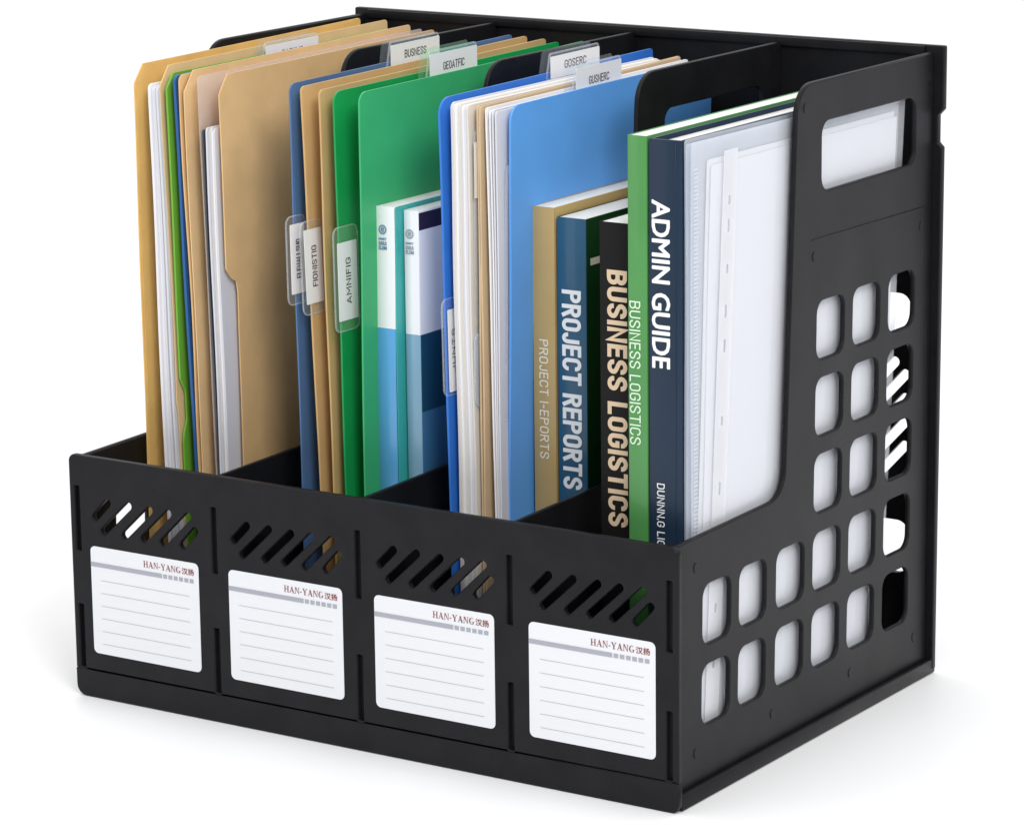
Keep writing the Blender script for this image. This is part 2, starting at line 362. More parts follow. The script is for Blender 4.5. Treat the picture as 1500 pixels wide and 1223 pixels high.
# base tray with its side rails
box('base_tray', 0.0068, 0.3832, F_T + 0.0003, D - 0.0045, 0.004, 0.0078, M_PLASTIC, ORG, 0.0004)
for x0, x1 in ((0.0, 0.0034), (0.3866, 0.3898)):
    box('base_rail', x0, x1, F_T + 0.0002, D - 0.0002, Z0, 0.0088, M_PLASTIC, ORG, 0.0007)
for x0, x1 in ((0.0036, 0.0066), (0.3834, 0.3864)):
    box('rail_groove', x0, x1, F_T + 0.0004, D - 0.005, 0.0025, 0.0068, M_PLASTIC, ORG, 0.0003)

# side panels and dividers: one profile (u = depth y, v = height z)
SH = 0.021
def shear(pts): return [(u + SH * (v - 0.055), v) for u, v in pts]
def profile(z0):
    return round_poly([(F_T + 0.0003, z0), (D - 0.0046, z0), (D - 0.0046, 0.3512), (0.1268, 0.3512), (0.1150, 0.1390), (F_T + 0.0003, 0.1372)],
                      [0.0005, 0.0005, 0.0008, 0.0165, 0.0155, 0.0008], 8)
CY0 = (0.0307, 0.0675, 0.1061, 0.1455, 0.1853, 0.2258); CY1 = (0.0582, 0.0949, 0.1353, 0.1751, 0.2152, 0.2556)
RZ0 = (0.0372, 0.0793, 0.1217, 0.1632, 0.2043); RZ1 = (0.0686, 0.1106, 0.1529, 0.1941, 0.2352)
def grid_holes():
    out = []
    for r in range(5):
        for c in range(6):
            if r >= 2 and c < 3: continue
            out.append(shear(rrect(CY0[c], RZ0[r], CY1[c], RZ1[r], 0.0068, 6)))
    return out
HANDLE = rrect(0.1532, 0.2930, 0.2583, 0.3292, 0.0075, 6)
side_me = None
for x in (XR, XL):
    sgn = 1 if x > 0.2 else -1
    o = plate('side_panel', [profile(0.0072), HANDLE] + grid_holes(), TP, 0.0009, (lambda x: (lambda u, v, w: Vector((x + w, u, v))))(x), M_PLASTIC, ORG)
    xf = x + sgn * (TP / 2)
    # raised outline and moulding marks on the outer face
    path = [(0.1432, 0.262), (0.1432, 0.2690), (0.2706, 0.2676), (0.2740, 0.159), (0.2745, 0.032)]
    cu = bpy.data.curves.new('moulded_ridge', 'CURVE'); cu.dimensions = '3D'; cu.bevel_depth = 0.0004; cu.bevel_resolution = 1
    s = cu.splines.new('POLY'); pp = path[1:]; s.points.add(len(pp) - 1)
    for q, (u, v) in zip(s.points, pp): q.co = (xf, u, v, 1)
    link('moulded_ridge', curve_mesh('moulded_ridge', cu, lambda c: c.copy()), M_PLASTIC, o)
    for u, v in ((0.1347, 0.3387), (0.2745, 0.3382), (0.1451, 0.2600), (0.2659, 0.2572), (0.0240, 0.1218), (0.0239, 0.0249), (0.1026, 0.0243), (0.1886, 0.0240), (0.2635, 0.0250)):
        ring = [(u + 0.0021 * math.cos(a * math.pi / 8), v + 0.0027 * math.sin(a * math.pi / 8)) for a in range(16)]
        plate('moulding_mark', [ring], 0.0007, 0.0003, (lambda xf: (lambda a, b, w: Vector((xf + w, a, b))))(xf), M_PLASTIC, o)
for x in DIV:
    plate('divider', [profile(0.0081), HANDLE], TP * 0.9, 0.0006, (lambda x: (lambda u, v, w: Vector((x + w, u, v))))(x), M_PLASTIC, ORG)

# back panel with its vents; the outer edge is notched
bp = [(0.0, Z0), (0.3900, Z0), (0.3912, 0.2990), (0.3886, 0.3015), (0.3886, 0.3165), (0.3918, 0.3200), (0.3918, HB), (-0.0006, HB), (-0.0006, 0.3200), (0.0020, 0.3165), (0.0020, 0.3015), (0.0, 0.2990)]
loops = [round_poly(bp, [0.003, 0.003, 0.001, 0.001, 0.001, 0.001, 0.001, 0.001, 0.001, 0.001, 0.001, 0.001], 3)]
for i in range(4):
    x0 = 0.0155 + i * 0.0955; x1 = x0 + 0.0715
    loops.append(rrect(x0, 0.0560, x1, 0.0865, 0.007)); loops.append(rrect(x0, 0.1900, x1, 0.2160, 0.007))
    for k in range(-4, 6):
        # slots rising to the right, cut off by the band 112..180 mm
        u0 = x0 + 0.036 + k * 0.0125
        a = [u0 - 0.031, 0.1150]; b = [u0 + 0.026, 0.1770]; sl = (b[1] - a[1]) / (b[0] - a[0])
        if a[0] < x0 + 0.003: a[1] += (x0 + 0.003 - a[0]) * sl; a[0] = x0 + 0.003
        if b[0] > x1 - 0.003: b[1] -= (b[0] - x1 + 0.003) * sl; b[0] = x1 - 0.003
        if b[0] - a[0] > 0.006: loops.append(capsule(a, b, 0.0029))
plate('back_panel', loops, 0.0042, 0.0006, lambda u, v, w: Vector((u, D - 0.0021 + w, v)), M_PLASTIC, ORG)
box('back_top_rim', 0.0095, 0.3805, D - 0.0062, D - 0.0044, 0.3490, 0.3540, M_PLASTIC, ORG, 0.0004)

# label stickers
def serif(s, x0, z0, h, w):
    """hand-cut roman capitals; returns filled polygons (u, v)"""
    G = {
     'H': (1.0, [(0.12, 0, 0.30, 1), (0.70, 0, 0.88, 1), (0.30, .47, .70, .54), (0.02, 0, .40, .05), (.02, .95, .40, 1), (.60, 0, .98, .05), (.60, .95, .98, 1)]),
     'A': (0.98, [[(0.10, 0), (0.17, 0), (0.50, .86), (.47, 1)], [(.40, 1), (.56, 1), (.90, 0), (.70, 0)], (0.25, .30, .70, .37), (0.0, 0, .28, .05), (.60, 0, 1.0, .05)]),
     'N': (1.0, [(0.13, 0, 0.20, 1), (0.80, 0, 0.87, 1), [(.08, 1), (.30, 1), (.87, 0), (.80, 0)], (0.02, 0, .32, .05), (.68, .95, .98, 1)]),
     '-': (0.42, [(0.05, .32, .36, .44)]),
     'Y': (0.98, [(0.41, 0, 0.59, .48), [(.06, 1), (.27, 1), (.59, .42), (.41, .42)], [(.80, 1), (.88, 1), (.55, .42), (.48, .42)], (.28, 0, .72, .05), (0, .95, .36, 1), (.66, .95, 1.0, 1)]),
     'G': (1.0, [(0.72, .05, .88, .42), (.58, .37, .98, .42)]),
    }
    out = []; tot = sum(G[c][0] + 0.06 for c in s); k = w / tot; x = x0
    for c in s:
        adv, shp = G[c]
        for q in shp:
            if isinstance(q, tuple): q = [(q[0], q[1]), (q[2], q[1]), (q[2], q[3]), (q[0], q[3])]
            out.append([(x + a * k, z0 + b * h) for a, b in q])
        if c == 'G':
            for j in range(12):
                a0 = math.radians(40 + j * 24); a1 = math.radians(40 + (j + 1) * 24)
                def th(a): return 0.05 + 0.10 * max(0, -math.cos(a))
                q = [(.5 + .45 * math.cos(a0), .5 + .5 * math.sin(a0)), (.5 + .45 * math.cos(a1), .5 + .5 * math.sin(a1)),
                     (.5 + (.45 - th(a1) * 1.3) * math.cos(a1), .5 + (.5 - th(a1)) * math.sin(a1)), (.5 + (.45 - th(a0) * 1.3) * math.cos(a0), .5 + (.5 - th(a0)) * math.sin(a0))]
                out.append([(x + a * k, z0 + b * h) for a, b in q])
        x += (adv + 0.06) * k
    return out
def flat_poly(name, polys, fmap, m, parent):
    vs_, fs = [], []
    for k, p in enumerate(polys):
        fs.append(list(range(len(vs_), len(vs_) + len(p)))); vs_ += [fmap(u, v, 0.000004 * k) for u, v in p]
    me = bpy.data.meshes.new(name); me.from_pydata(vs_, [], fs); me.update()
    return link(name, me, m, parent)
ruled = band = None
STK = (0.0138, 0.1095, 0.2054, 0.3018)
for i, x0 in enumerate(STK):
    fm = lambda u, v, w: Vector((u, -0.00015 - w, v))
    x1 = x0 + 0.0752
    st = plate('label_sticker', [rrect(x0, 0.0266, x1, 0.0878, 0.0030)], 0.0003, 0.0, fm, M_STICK, ORG)
    fp = lambda u, v, w: Vector((u, -0.00042 - w, v))
    flat_poly('grey_band', [rrect(x0, 0.0763, x0 + 0.0500, 0.0788, 0)], fp, M_BAND, st)
    for k in range(6):
        sx = x0 + 0.0508 + k * 0.00366
        flat_poly('band_square', [rrect(sx, 0.0764, sx + 0.0027, 0.0787, 0)], fp, M_BAND, st)
        zz = 0.0688 - k * 0.00728
        flat_poly('ruled_line', [rrect(x0 + 0.0066, zz - 0.00014, x0 + 0.0686, zz + 0.00014, 0)], fp, M_RULE, st)
    flat_poly('brand_lettering', serif('HAN-YANG', x0 + 0.0372, 0.0809, 0.0035, 0.0262), fp, M_RED, st)
    font_text('brand_lettering', '汉扬', 0.0036, (lambda x0: (lambda u, v, w: Vector((x0 + 0.0680 + u, -0.00045 - w, 0.0825 + v))))(x0), M_RED, st, 0.0082, 0.012)

# ------------------------------------------------------------------ sheets
def sheet_mesh(name, xf, yf, yb, z0, zt, slope, t, nz=36, ny=10, extra=()):
    zs = sorted(set([z0 + (zt - z0) * k / nz for k in range(nz + 1)] + [zt - 0.014 * (k / 8) ** 2 for k in range(9)] + [z for z in extra if z0 < z < zt]))
    rows = []
    for z in zs:
        a, b = yf(z), yb(z); row = []
        for j in range(ny + 1):
            f = j / ny; y = a + (b - a) * f
            row.append((y, z))
        rows.append(row)
    V, Fc = [], []
    n1 = ny + 1; N = len(zs) * n1
    y1 = yf((z0 + zt) / 2)
    for side in (-1, 1):
        for row in rows:
            for y, z in row:
                V.append((xf(y, z) + side * t / 2, y, z + slope * (y - y1) * (z / zt)))
    nr = len(zs)
    for r in range(nr - 1):
        for j in range(ny):
            a = r * n1 + j; Fc.append((a, a + n1, a + n1 + 1, a + 1)); b = N + a; Fc.append((b, b + 1, b + n1 + 1, b + n1))
    for r in range(nr - 1):
        a = r * n1; Fc.append((a, N + a, N + a + n1, a + n1)); a = r * n1 + ny; Fc.append((a, a + n1, N + a + n1, N + a))
    for j in range(ny):
        a = j; Fc.append((a, a + 1, N + a + 1, N + a)); a = (nr - 1) * n1 + j; Fc.append((a, N + a, N + a + 1, a + 1))
    me = bpy.data.meshes.new(name); me.from_pydata(V, [], Fc); me.update()
    bm = bmesh.new(); bm.from_mesh(me); bmesh.ops.recalc_face_normals(bm, faces=bm.faces); bm.to_mesh(me); bm.free()
    smooth(me, 40)
    return me
FLOORZ = 0.0084
class Leaf:
    """a thin upright sheet read from the photograph: A = a point near the top of its front edge, B = a point low on that edge,
    T = pixel that fixes its top, y1 = distance of the front edge behind the organiser's front, y2 = its back edge"""
    def __init__(s, A, B, T, y1, y2, slope=0.012, corner=('round', 0.006), bow=0.0, fan=0.0, steps=None, dx=0.0, z0=FLOORZ, wav=0.00022, dzt=0.0):
        a = un(*A, 1, y1); b = un(*B, 1, y1); s.y1 = y1; s.y2 = y2
        s.zt = un(*T, 1, y1).z + dzt; s.k = (a.x - b.x) / (a.z - b.z); s.x0 = b.x - s.k * b.z + dx
        s.slope = slope; s.corner = corner; s.bow = bow; s.fan = fan; s.steps = steps or []; s.z0 = z0; s.wav = wav; s.ph = random.random() * 6
    def x(s, y, z):
        f = z / s.zt; g = max(0, min(1, (y - s.y1) / (s.y2 - s.y1)))
        w = s.wav * math.sin(s.ph + z * 38 + g * 2.1)
        return s.x0 + s.k * z + s.bow * math.sin(math.pi * g) * f + s.fan * g * f + w
    def yf(s, z):
        y = s.y1; st = s.steps
        for (za, da), (zb, db) in zip(st, st[1:]):
            if za <= z < zb: y += da + (db - da) * (z - za) / (zb - za + 1e-9)
        kind, r = s.corner; d = z - (s.zt - r)
        if d > 0: y += (r - math.sqrt(max(0, r * r - d * d))) if kind == 'round' else d * 0.8
        return y
    def yb(s, z):
        r = 0.002; d = z - (s.zt - r)
        return s.y2 - ((r - math.sqrt(max(0, r * r - d * d))) if d > 0 else 0)
    def build(s, name, m, parent, t=0.0007, nz=36):
        ex = [z for z, _ in s.steps]
        return link(name, sheet_mesh(name, s.x, s.yf, s.yb, s.z0, s.zt, s.slope, t, nz, 10, ex), m, parent)
def fold(name, leaf1, leaf2, m, parent):
    """the folded bottom that joins two leaves"""
    xa, xb = sorted((leaf1.x(leaf1.y1, FLOORZ), leaf2.x(leaf2.y1, FLOORZ)))
    y0 = max(leaf1.y1, leaf2.y1); y1 = min(leaf1.y2, leaf2.y2)
    return box(name, xa, xb, y0, y1, FLOORZ - 0.0004, FLOORZ + 0.0004, m, parent)
def side_tab(leaf, parent, ya, yb_, za, zb, txt, filmm=None, iy=0.0028, it=0.006, ib=0.0045, cap=0.0044, off=0.0009, ins=True):
    zm = (za + zb) / 2; x0 = leaf.x(leaf.y1, zm) + off; k = leaf.k
    fm = lambda u, v, w: Vector((x0 + k * (v - zm) + w, u, v))
    tb = plate('index_tab', [rrect(ya, za, yb_, zb, 0.0045)], 0.0006, 0.00015, fm, filmm or M_TABF, parent)
    plate('tab_rim', [rrect(ya - 0.0001, za - 0.0001, yb_ + 0.0001, zb + 0.0001, 0.0046), rrect(ya + 0.0006, za + 0.0006, yb_ - 0.0006, zb - 0.0006, 0.0039)], 0.0009, 0.0002, fm, M_RIM, tb)
    if ins:
        fi = lambda u, v, w: Vector((x0 + 0.0007 + k * (v - zm) + w, u, v))
        plate('paper_insert', [rrect(ya + iy, za + it, yb_ - 0.0022, zb - ib, 0.0006)], 0.0003, 0, fi, M_INSERT, tb)
        yc = (ya + iy + yb_ - 0.0015) / 2; zc = (za + it + zb - ib) / 2
        text('insert_lettering', txt, cap, lambda u, v, w: Vector((x0 + 0.0010 + k * (zc + u - zm) + w, yc - v, zc + u)), M_INK, tb, (zb - za) * 0.44, 0.14)
    return tb
def top_tab(leaf, parent, ya, yb_, za, zb, txt, filmm=None, cap=0.0055, ins_y=0.004, tz=0.0, off=0.0009, wd_=0.40):
    x0 = leaf.x((ya + yb_) / 2, leaf.zt) + off; sl = leaf.slope; ym = (ya + yb_) / 2
    fz = lambda u, v: v + sl * (u - leaf.y1)
    tb = None
    loops = [round_poly([(ya, za), (yb_, za), (yb_ - 0.001, zb), (ya + 0.004, zb)], [0.001, 0.001, 0.002, 0.002])]
    tb = plate('index_tab', loops, 0.0006, 0.00015, lambda u, v, w: Vector((x0 + w, u, fz(u, v))), filmm or M_TABF, parent)
    loops2 = [round_poly([(ya - 0.003, za), (yb_ - 0.004, za), (yb_ - 0.005, zb + 0.0012), (ya + 0.001, zb + 0.0012)], [0.001, 0.001, 0.002, 0.002])]
    plate('tab_back', loops2, 0.0005, 0.00015, lambda u, v, w: Vector((x0 - 0.0028 + w, u, fz(u, v))), filmm or M_TABF, tb)
    plate('tab_rim', [loops[0], round_poly([(ya + 0.0011, za + 0.0009), (yb_ - 0.0010, za + 0.0009), (yb_ - 0.0019, zb - 0.0009), (ya + 0.0050, zb - 0.0009)], [0.0006, 0.0006, 0.0014, 0.0014])], 0.0009, 0.0002, lambda u, v, w: Vector((x0 + w, u, fz(u, v))), M_RIM, tb)
    plate('paper_insert', [rrect(ya + ins_y, za + 0.0005, yb_ - 0.0012, zb - 0.002, 0.0008)], 0.0003, 0, lambda u, v, w: Vector((x0 + 0.0007 + w, u, fz(u, v))), M_INSERT, tb)
    yc = (ya + ins_y + yb_ - 0.0012) / 2; zc = (za + zb) / 2 - 0.0002 + tz
    if txt: text('insert_lettering', txt, cap, lambda u, v, w: Vector((x0 + 0.0010 + w, yc + u, fz(yc + u, zc + v))), M_INK, tb, (yb_ - ya) * wd_, 0.12)
    return tb
def zof(py, px, x): return un(px, py, 0, x).z
def paper_stack(name, label, leaf, n, dx, m, dk=0.0, jig=0.0015, group=None, ms=None, cat='papers'):
    t = dx * 0.95
    r = thing(name, label, cat, group)
    for i in range(n):
        l = leaf; sv = (l.x0, l.y1, l.zt, l.ph, l.k); l.k += dk * i
        l.x0 += dx * i; l.y1 += random.uniform(-jig, jig); l.zt += random.uniform(-jig, jig) - 0.0002 * i; l.ph += 0.08 * i
        l.build('sheet', (ms or [m])[i % len(ms or [m])], r, t, 24)
        l.x0, l.y1, l.zt, l.ph, l.k = sv
    return r

# ---- first compartment: manila folders
r = thing('manila_folder', 'bright yellow manila folder, outermost one, standing alone against the end wall', 'folder', 'manila folders')
l1 = Leaf((196, 120), (216, 669), (205, 97), 0.045, 0.257, 0.016, ('cham', 0.010), bow=0.001)
l1.build('back_leaf', M_MANILA_Y, r, 0.0008)
l1b = Leaf((199, 120), (219, 669), (205, 99), 0.046, 0.250, 0.016, ('cham', 0.010)); l1b.build('front_leaf', M_MANILA_Y, r, 0.0006); fold('fold', l1, l1b, M_MANILA_Y, r)
lw = Leaf((219.5, 127), (244, 681), (222, 124), 0.0465, 0.245, 0.012, ('round', 0.003), wav=0.0003)
paper_stack('paper_stack', 'white papers tucked inside the bright yellow manila folder', lw, 7, 0.0015, M_PAPER, dk=-0.0019, jig=0.0009, ms=[M_PAPER, M_LAV, M_PAPER, M_PAPER, M_LAV, M_PAPER_W, M_LAV])
r = thing('manila_folder', 'pale manila folder with white papers on one side and lime green folder on other', 'folder', 'manila folders')
l = Leaf((234, 120), (266, 683), (243, 99.5), 0.048, 0.262, 0.014, ('cham', 0.010), steps=[(FLOORZ, 0.0), (0.155, 0.0), (0.162, -0.001), (0.20, 0.0), (0.40, 0.0)])
l.build('leaf', M_MANILA2, r)
r = thing('lime_folder', 'lime green plastic folder with thumb notch among the manila folders', 'folder')
l = Leaf((243.5, 127), (270, 683), (249, 110), 0.048, 0.258, 0.010, ('cham', 0.008), steps=[(FLOORZ, 0), (0.140, 0), (0.145, 0.001), (0.152, 0.004), (0.168, 0.004), (0.176, 0.0), (0.40, 0)])
l.build('leaf', M_LIME, r, 0.0012)
top_tab(l, r, 0.132, 0.187, l.zt - 0.006, l.zt + 0.0066, 'CASUMG', None, 0.0036, wd_=0.36, tz=-0.0012)
r = thing('royal_blue_folder', 'dark royal blue folder squeezed between lime green and manila folders', 'folder')
l = Leaf((254.6, 121), (287, 686), (258, 112), 0.0485, 0.262, 0.012, ('round', 0.004), wav=0.0003); l.build('leaf', M_ROYAL, r, 0.0016)
r = thing('manila_folder', 'thin wavy manila folder pressed against the royal blue folder', 'folder', 'manila folders')
l = Leaf((262, 118), (293, 688), (266, 111), 0.0488, 0.262, 0.014, ('round', 0.004), wav=0.0006); l.build('leaf', M_MANILA, r, 0.0009)
r = thing('manila_folder', 'manila folder with cut corner holding the rosy clear sleeve', 'folder', 'manila folders')
l1 = Leaf((268.5, 128), (297.4, 690), (279.5, 107), 0.049, 0.264, 0.012, ('cham', 0.011)); l1.build('back_leaf', M_MANILA2, r)
r2 = l1
r = thing('plastic_sleeve', 'rosy translucent sleeve between the two cut-corner manila folders', 'sleeve')
l = Leaf((289.5, 122), (317, 690), (290, 113), 0.0495, 0.262, 0.014, ('round', 0.003)); l.build('film', M_PINKF, r, 0.0005)
ld = Leaf((296, 191), (320, 691), (296, 191), 0.0500, 0.25, 0.0, ('round', 0.001)); ld.build('dark_binder_strip', M_DARK, r, 0.0009, 12)
lw = Leaf((303, 186), (325, 692), (303, 186), 0.0500, 0.24, 0.0, ('round', 0.002), wav=0.0003)
paper_stack('paper_stack', 'white papers standing lower than and behind the widest manila folder', lw, 6, 0.0010, M_PAPER, jig=0.0012, ms=[M_LAV, M_PAPER, M_PAPER_W, M_LAV, M_PAPER, M_LAV])
r = thing('manila_folder', 'manila folder with long stepped side tab, its wide face showing', 'folder', 'manila folders')
# stepped front edge: the upper part reaches forward, the lower part is set back
ybase = 0.0505
l1 = Leaf((320, 134), (344, 680), (343, 113), ybase, 0.256, 0.012, ('cham', 0.010), bow=0.001,
     steps=[(FLOORZ, 0.006), (0.130, 0.0075), (0.1325, 0.0075), (0.225, 0.0095), (0.2315, 0.0085), (0.2345, 0.004), (0.2400, 0.0), (0.40, 0.0)])
l1.build('front_leaf', M_MANILA, r, 0.0009, 60)
fold('fold', r2, l1, M_MANILA, r)
LAST1 = l1

# ---- second compartment: slate blue, tan and green folders, two brochures
YB = 0.047
r = thing('slate_blue_folder', 'slate blue folder with clear index tabs beside the plain tan folders', 'folder')
l = Leaf((423.4, 132), (443, 712.5), (431, 124), YB, 0.262, 0.012, ('round', 0.005)); l.build('back_leaf', M_SLATE, r, 0.0010)
l2 = Leaf((426, 134), (445.5, 712.5), (433, 126), YB + 0.001, 0.258, 0.012, ('round', 0.005)); l2.build('front_leaf', M_SLATE, r, 0.0008); fold('fold', l, l2, M_SLATE, r)
side_tab(l2, r, YB - 0.0090, YB + 0.0085, zof(447, 430, 0.125), zof(316, 430, 0.125), 'ELFNALLSUO')
top_tab(l2, r, yat(563, l2.x(0.15, l2.zt), l2.zt), yat(642, l2.x(0.15, l2.zt), l2.zt), l2.zt - 0.004, l2.zt + 0.0118, 'BUSNESS', None, 0.0044)
r = thing('tan_folder', 'tan folder carrying a clear side tab, next to the slate blue folder', 'folder', 'tan folders')
l = Leaf((440.4, 132), (469.6, 716), (444, 128), YB, 0.266, 0.013, ('round', 0.003)); l.build('leaf', M_KRAFT, r, 0.0011)
side_tab(l, r, YB - 0.0085, YB + 0.0118, zof(458, 460, 0.133), zof(321, 460, 0.133), 'FIONISTIG')
r = thing('tan_folder', 'tan folder leaning against the dark green back leaf of the green folder', 'folder', 'tan folders')
l = Leaf((466.6, 137), (489, 720), (469, 133), YB, 0.268, 0.013, ('round', 0.003), wav=0.0003); l.build('leaf', M_KRAFT, r, 0.0011)
r = thing('green_folder', 'open green plastic folder with clear index tabs, brochures standing before it', 'folder')
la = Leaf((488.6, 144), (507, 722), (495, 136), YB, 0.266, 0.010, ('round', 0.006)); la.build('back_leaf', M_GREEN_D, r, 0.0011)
side_tab(la, r, YB - 0.0062, YB + 0.0160, zof(489, 505, 0.158), zof(334, 505, 0.158), 'AMNIFIG', M_TABG, it=0.006, ib=0.0085)
xt = la.x(0.17, la.zt) + 0.004
lb = Leaf((526, 144), (534.6, 724), (532, 137), YB, 0.268, 0.012, ('round', 0.006), bow=0.001); lb.build('front_leaf', M_GREEN, r, 0.0011)
lm = Leaf((508, 144), (521, 722), (515, 137), YB, 0.268, 0.011)
top_tab(lm, r, yat(620, lm.x(0.15, lm.zt), lm.zt), yat(697, lm.x(0.15, lm.zt), lm.zt), lm.zt - 0.006, lm.zt + 0.0125, 'GEOATFIC', M_TABG, 0.0044)
fold('fold', la, lb, M_GREEN, r)

def brochure(label, pxl, pxr, ytop_px, y1, y2, bands, side_bands, badge_m):
    bx = thing('brochure', label, 'brochure', 'brochures before the green folder')
    a = un(pxl, ytop_px, 1, y1); b = un(pxr, ytop_px + 6, 1, y1); x0, x1, zt = a.x, b.x, a.z
    pages = box('page_block', x0 + 0.0006, x1 - 0.0006, y1 + 0.0008, y2 - 0.0006, FLOORZ + 0.0005, zt - 0.0002, M_PAGES, bx, 0.0002, 1)
    box('spine', x0, x1, y1, y1 + 0.0006, FLOORZ, zt, banded('brochure_spine_print', bands), bx, 0.0002, 1)
    box('front_cover', x1 - 0.0005, x1, y1 + 0.0007, y2, FLOORZ, zt, banded('brochure_cover_print', side_bands), bx, 0.0001, 1)
    box('back_cover', x0, x0 + 0.0005, y1 + 0.0007, y2, FLOORZ, zt, M_STICK, bx, 0.0001, 1)
    # round badge with a curl and two rows of small print
    cx = (x0 + x1) / 2 - 0.001; cz = zt - 0.0125; yy = y1 - 0.0002
    ring = [(cx + 0.0026 * math.cos(t * math.pi / 10), cz + 0.0026 * math.sin(t * math.pi / 10)) for t in range(20)]
    hole = [(cx + 0.0018 * math.cos(t * math.pi / 10), cz + 0.0018 * math.sin(t * math.pi / 10)) for t in range(20)]
    plate('round_badge', [ring, hole], 0.0002, 0, lambda u, v, w: Vector((u, yy + w, v)), badge_m, bx)
    font_text('badge_letter', 'e', 0.0026, lambda u, v, w: Vector((cx + u, yy - 0.0001 - w, cz + v)), badge_m, bx, 0.0024, 0.02)
    for k, (tx, hh) in enumerate((('ISMET', 0.0011), ('SSRS', 0.0018), ('ELEM', 0.0018))):
        font_text('small_print', tx, hh, (lambda k: (lambda u, v, w: Vector((cx + u, yy - 0.0001 - w, cz - 0.0050 - 0.0024 * k + v))))(k), badge_m, bx, 0.0052, 0.03)
    return bx, x0, x1, zt
zb1 = un(560, 481, 1, 0.060).z
WHT = (0.80, 0.82, 0.85)
brochure('white brochure with sky blue lower spine, leaning on the green folder', 547.5, 577, 301, 0.060, 0.215,
         [(0, (0.10, 0.36, 0.68)), (zb1, WHT)], [(0, (0.10, 0.36, 0.68)), (zb1, WHT)], M_GREYINK)
r = thing('teal_sleeve', 'translucent teal sleeve between the two brochures', 'sleeve')
lt = Leaf((578.5, 306), (584, 705), (578.5, 304), 0.060, 0.215, 0.0, ('round', 0.001)); lt.build('film', M_TEAL, r, 0.0009)
zb2 = un(590, 492, 1, 0.066).z
zc2 = un(612, 494, 1, 0.066).z; zd2 = un(612, 342, 1, 0.066).z; ze2 = un(616, 605, 1, 0.066).z
b2, bx0, bx1, bzt = brochure('white brochure with dark purple and petrol cover beside the blue folder', 591, 612.5, 308, 0.066, 0.215,
         [(0, (0.20, 0.37, 0.50)), (zb2, WHT)], [(0, (0.05, 0.16, 0.30)), (ze2, (0.010, 0.055, 0.105)), (zc2, (0.72, 0.74, 0.80)), (zd2, (0.022, 0.012, 0.035)), (bzt_ := un(612, 317, 1, 0.066).z, WHT)], M_GREYINK2)

# ---- third compartment: blue folder with papers, two books
r = thing('blue_folder', 'bright blue plastic folder holding loose papers, clear index tabs on it', 'folder')
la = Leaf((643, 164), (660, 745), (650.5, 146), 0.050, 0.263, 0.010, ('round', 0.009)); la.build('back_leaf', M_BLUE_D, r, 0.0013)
side_tab(la, r, 0.0460, 0.0610, zof(580, 655, 0.219), zof(437, 655, 0.219), 'JUNTS', iy=0.0045, it=0.002, ib=0.006, cap=0.0032)
lb = Leaf((747.6, 169), (746.8, 758), (755, 157), 0.062, 0.266, 0.008, ('round', 0.008), bow=-0.001); lb.build('front_leaf', M_BLUE, r, 0.0013)
fold('fold', la, lb, M_BLUE, r)
top_tab(la, r, yat(797, la.x(0.15, la.zt), la.zt), yat(876, la.x(0.15, la.zt), la.zt), la.zt - 0.004, la.zt + 0.0105, 'GOSERC', None, 0.0044)
lm = Leaf((727, 166), (735, 758), (735, 157), 0.060, 0.266, 0.012)
top_tab(lm, r, yat(834, lm.x(0.15, lm.zt), lm.zt), yat(908, lm.x(0.15, lm.zt), lm.zt), lm.zt - 0.007, lm.zt + 0.0115, 'GUSNERC', None, 0.0044)
lw = Leaf((659, 157), (673, 747), (660, 151), 0.0515, 0.250, 0.004, ('round', 0.002), wav=0.0004, fan=0.002)
paper_stack('paper_stack', 'white papers at the back of the bright blue folder', lw, 9, 0.00125, M_PAPER_W, jig=0.0009, ms=[M_PAPER, M_LAV, M_PAPER_W, M_PAPER, M_PAPER_W, M_LAV])
r = thing('clear_clip_sleeve', 'small clear sleeve with hang tab sticking out of the blue folder\'s papers', 'sleeve')
lc = Leaf((693.5, 192), (697, 595), (693.5, 192), 0.0535, 0.15, 0.0, ('round', 0.003)); lc.build('film', M_FILM, r, 0.0004)
side_tab(lc, r, 0.0515, 0.0600, zof(594, 700, 0.234), zof(487, 700, 0.234), '', M_MILKY, ins=False)
x_, z_ = lc.x(0.0535, 0.31), 0
plate('pink_note', [rrect(0.0525, zof(287, 696, 0.232), 0.062, zof(205, 696, 0.232), 0.0005)], 0.0003, 0, lambda u, v, w: Vector((x_ + 0.0008 + w, u, v)), M_PAPER_W, r)
r = thing('tan_folder', 'thin tan folder among white papers inside the blue folder', 'folder')
l = Leaf((699.5, 159), (707, 752.6), (700, 156), 0.0545, 0.258, 0.013, ('round', 0.002), wav=0.0002); l.build('leaf', M_TAN, r, 0.0011)
l2 = Leaf((702, 159), (711, 752.6), (703, 157), 0.0545, 0.256, 0.013, ('round', 0.002), wav=0.0002); l2.build('leaf', M_TAN, r, 0.0011)
lw = Leaf((711.5, 164), (726, 756.4), (712, 161), 0.0560, 0.258, 0.010, ('round', 0.002), wav=0.0002, fan=0.001)
paper_stack('paper_stack', 'white papers facing the front leaf of the bright blue folder', lw, 4, 0.0009, M_PAPER, dk=0.004, jig=0.0008, ms=[M_PAPER, M_PAPER, M_LAV, M_LAV])
r = thing('plastic_sleeve', 'narrow clear sleeve edge showing beside the front leaf of the blue folder', 'sleeve')
l = Leaf((741, 245), (739, 757), (741, 243), 0.0600, 0.20, 0.0, ('round', 0.003)); l.build('film', M_FILM, r, 0.0004)

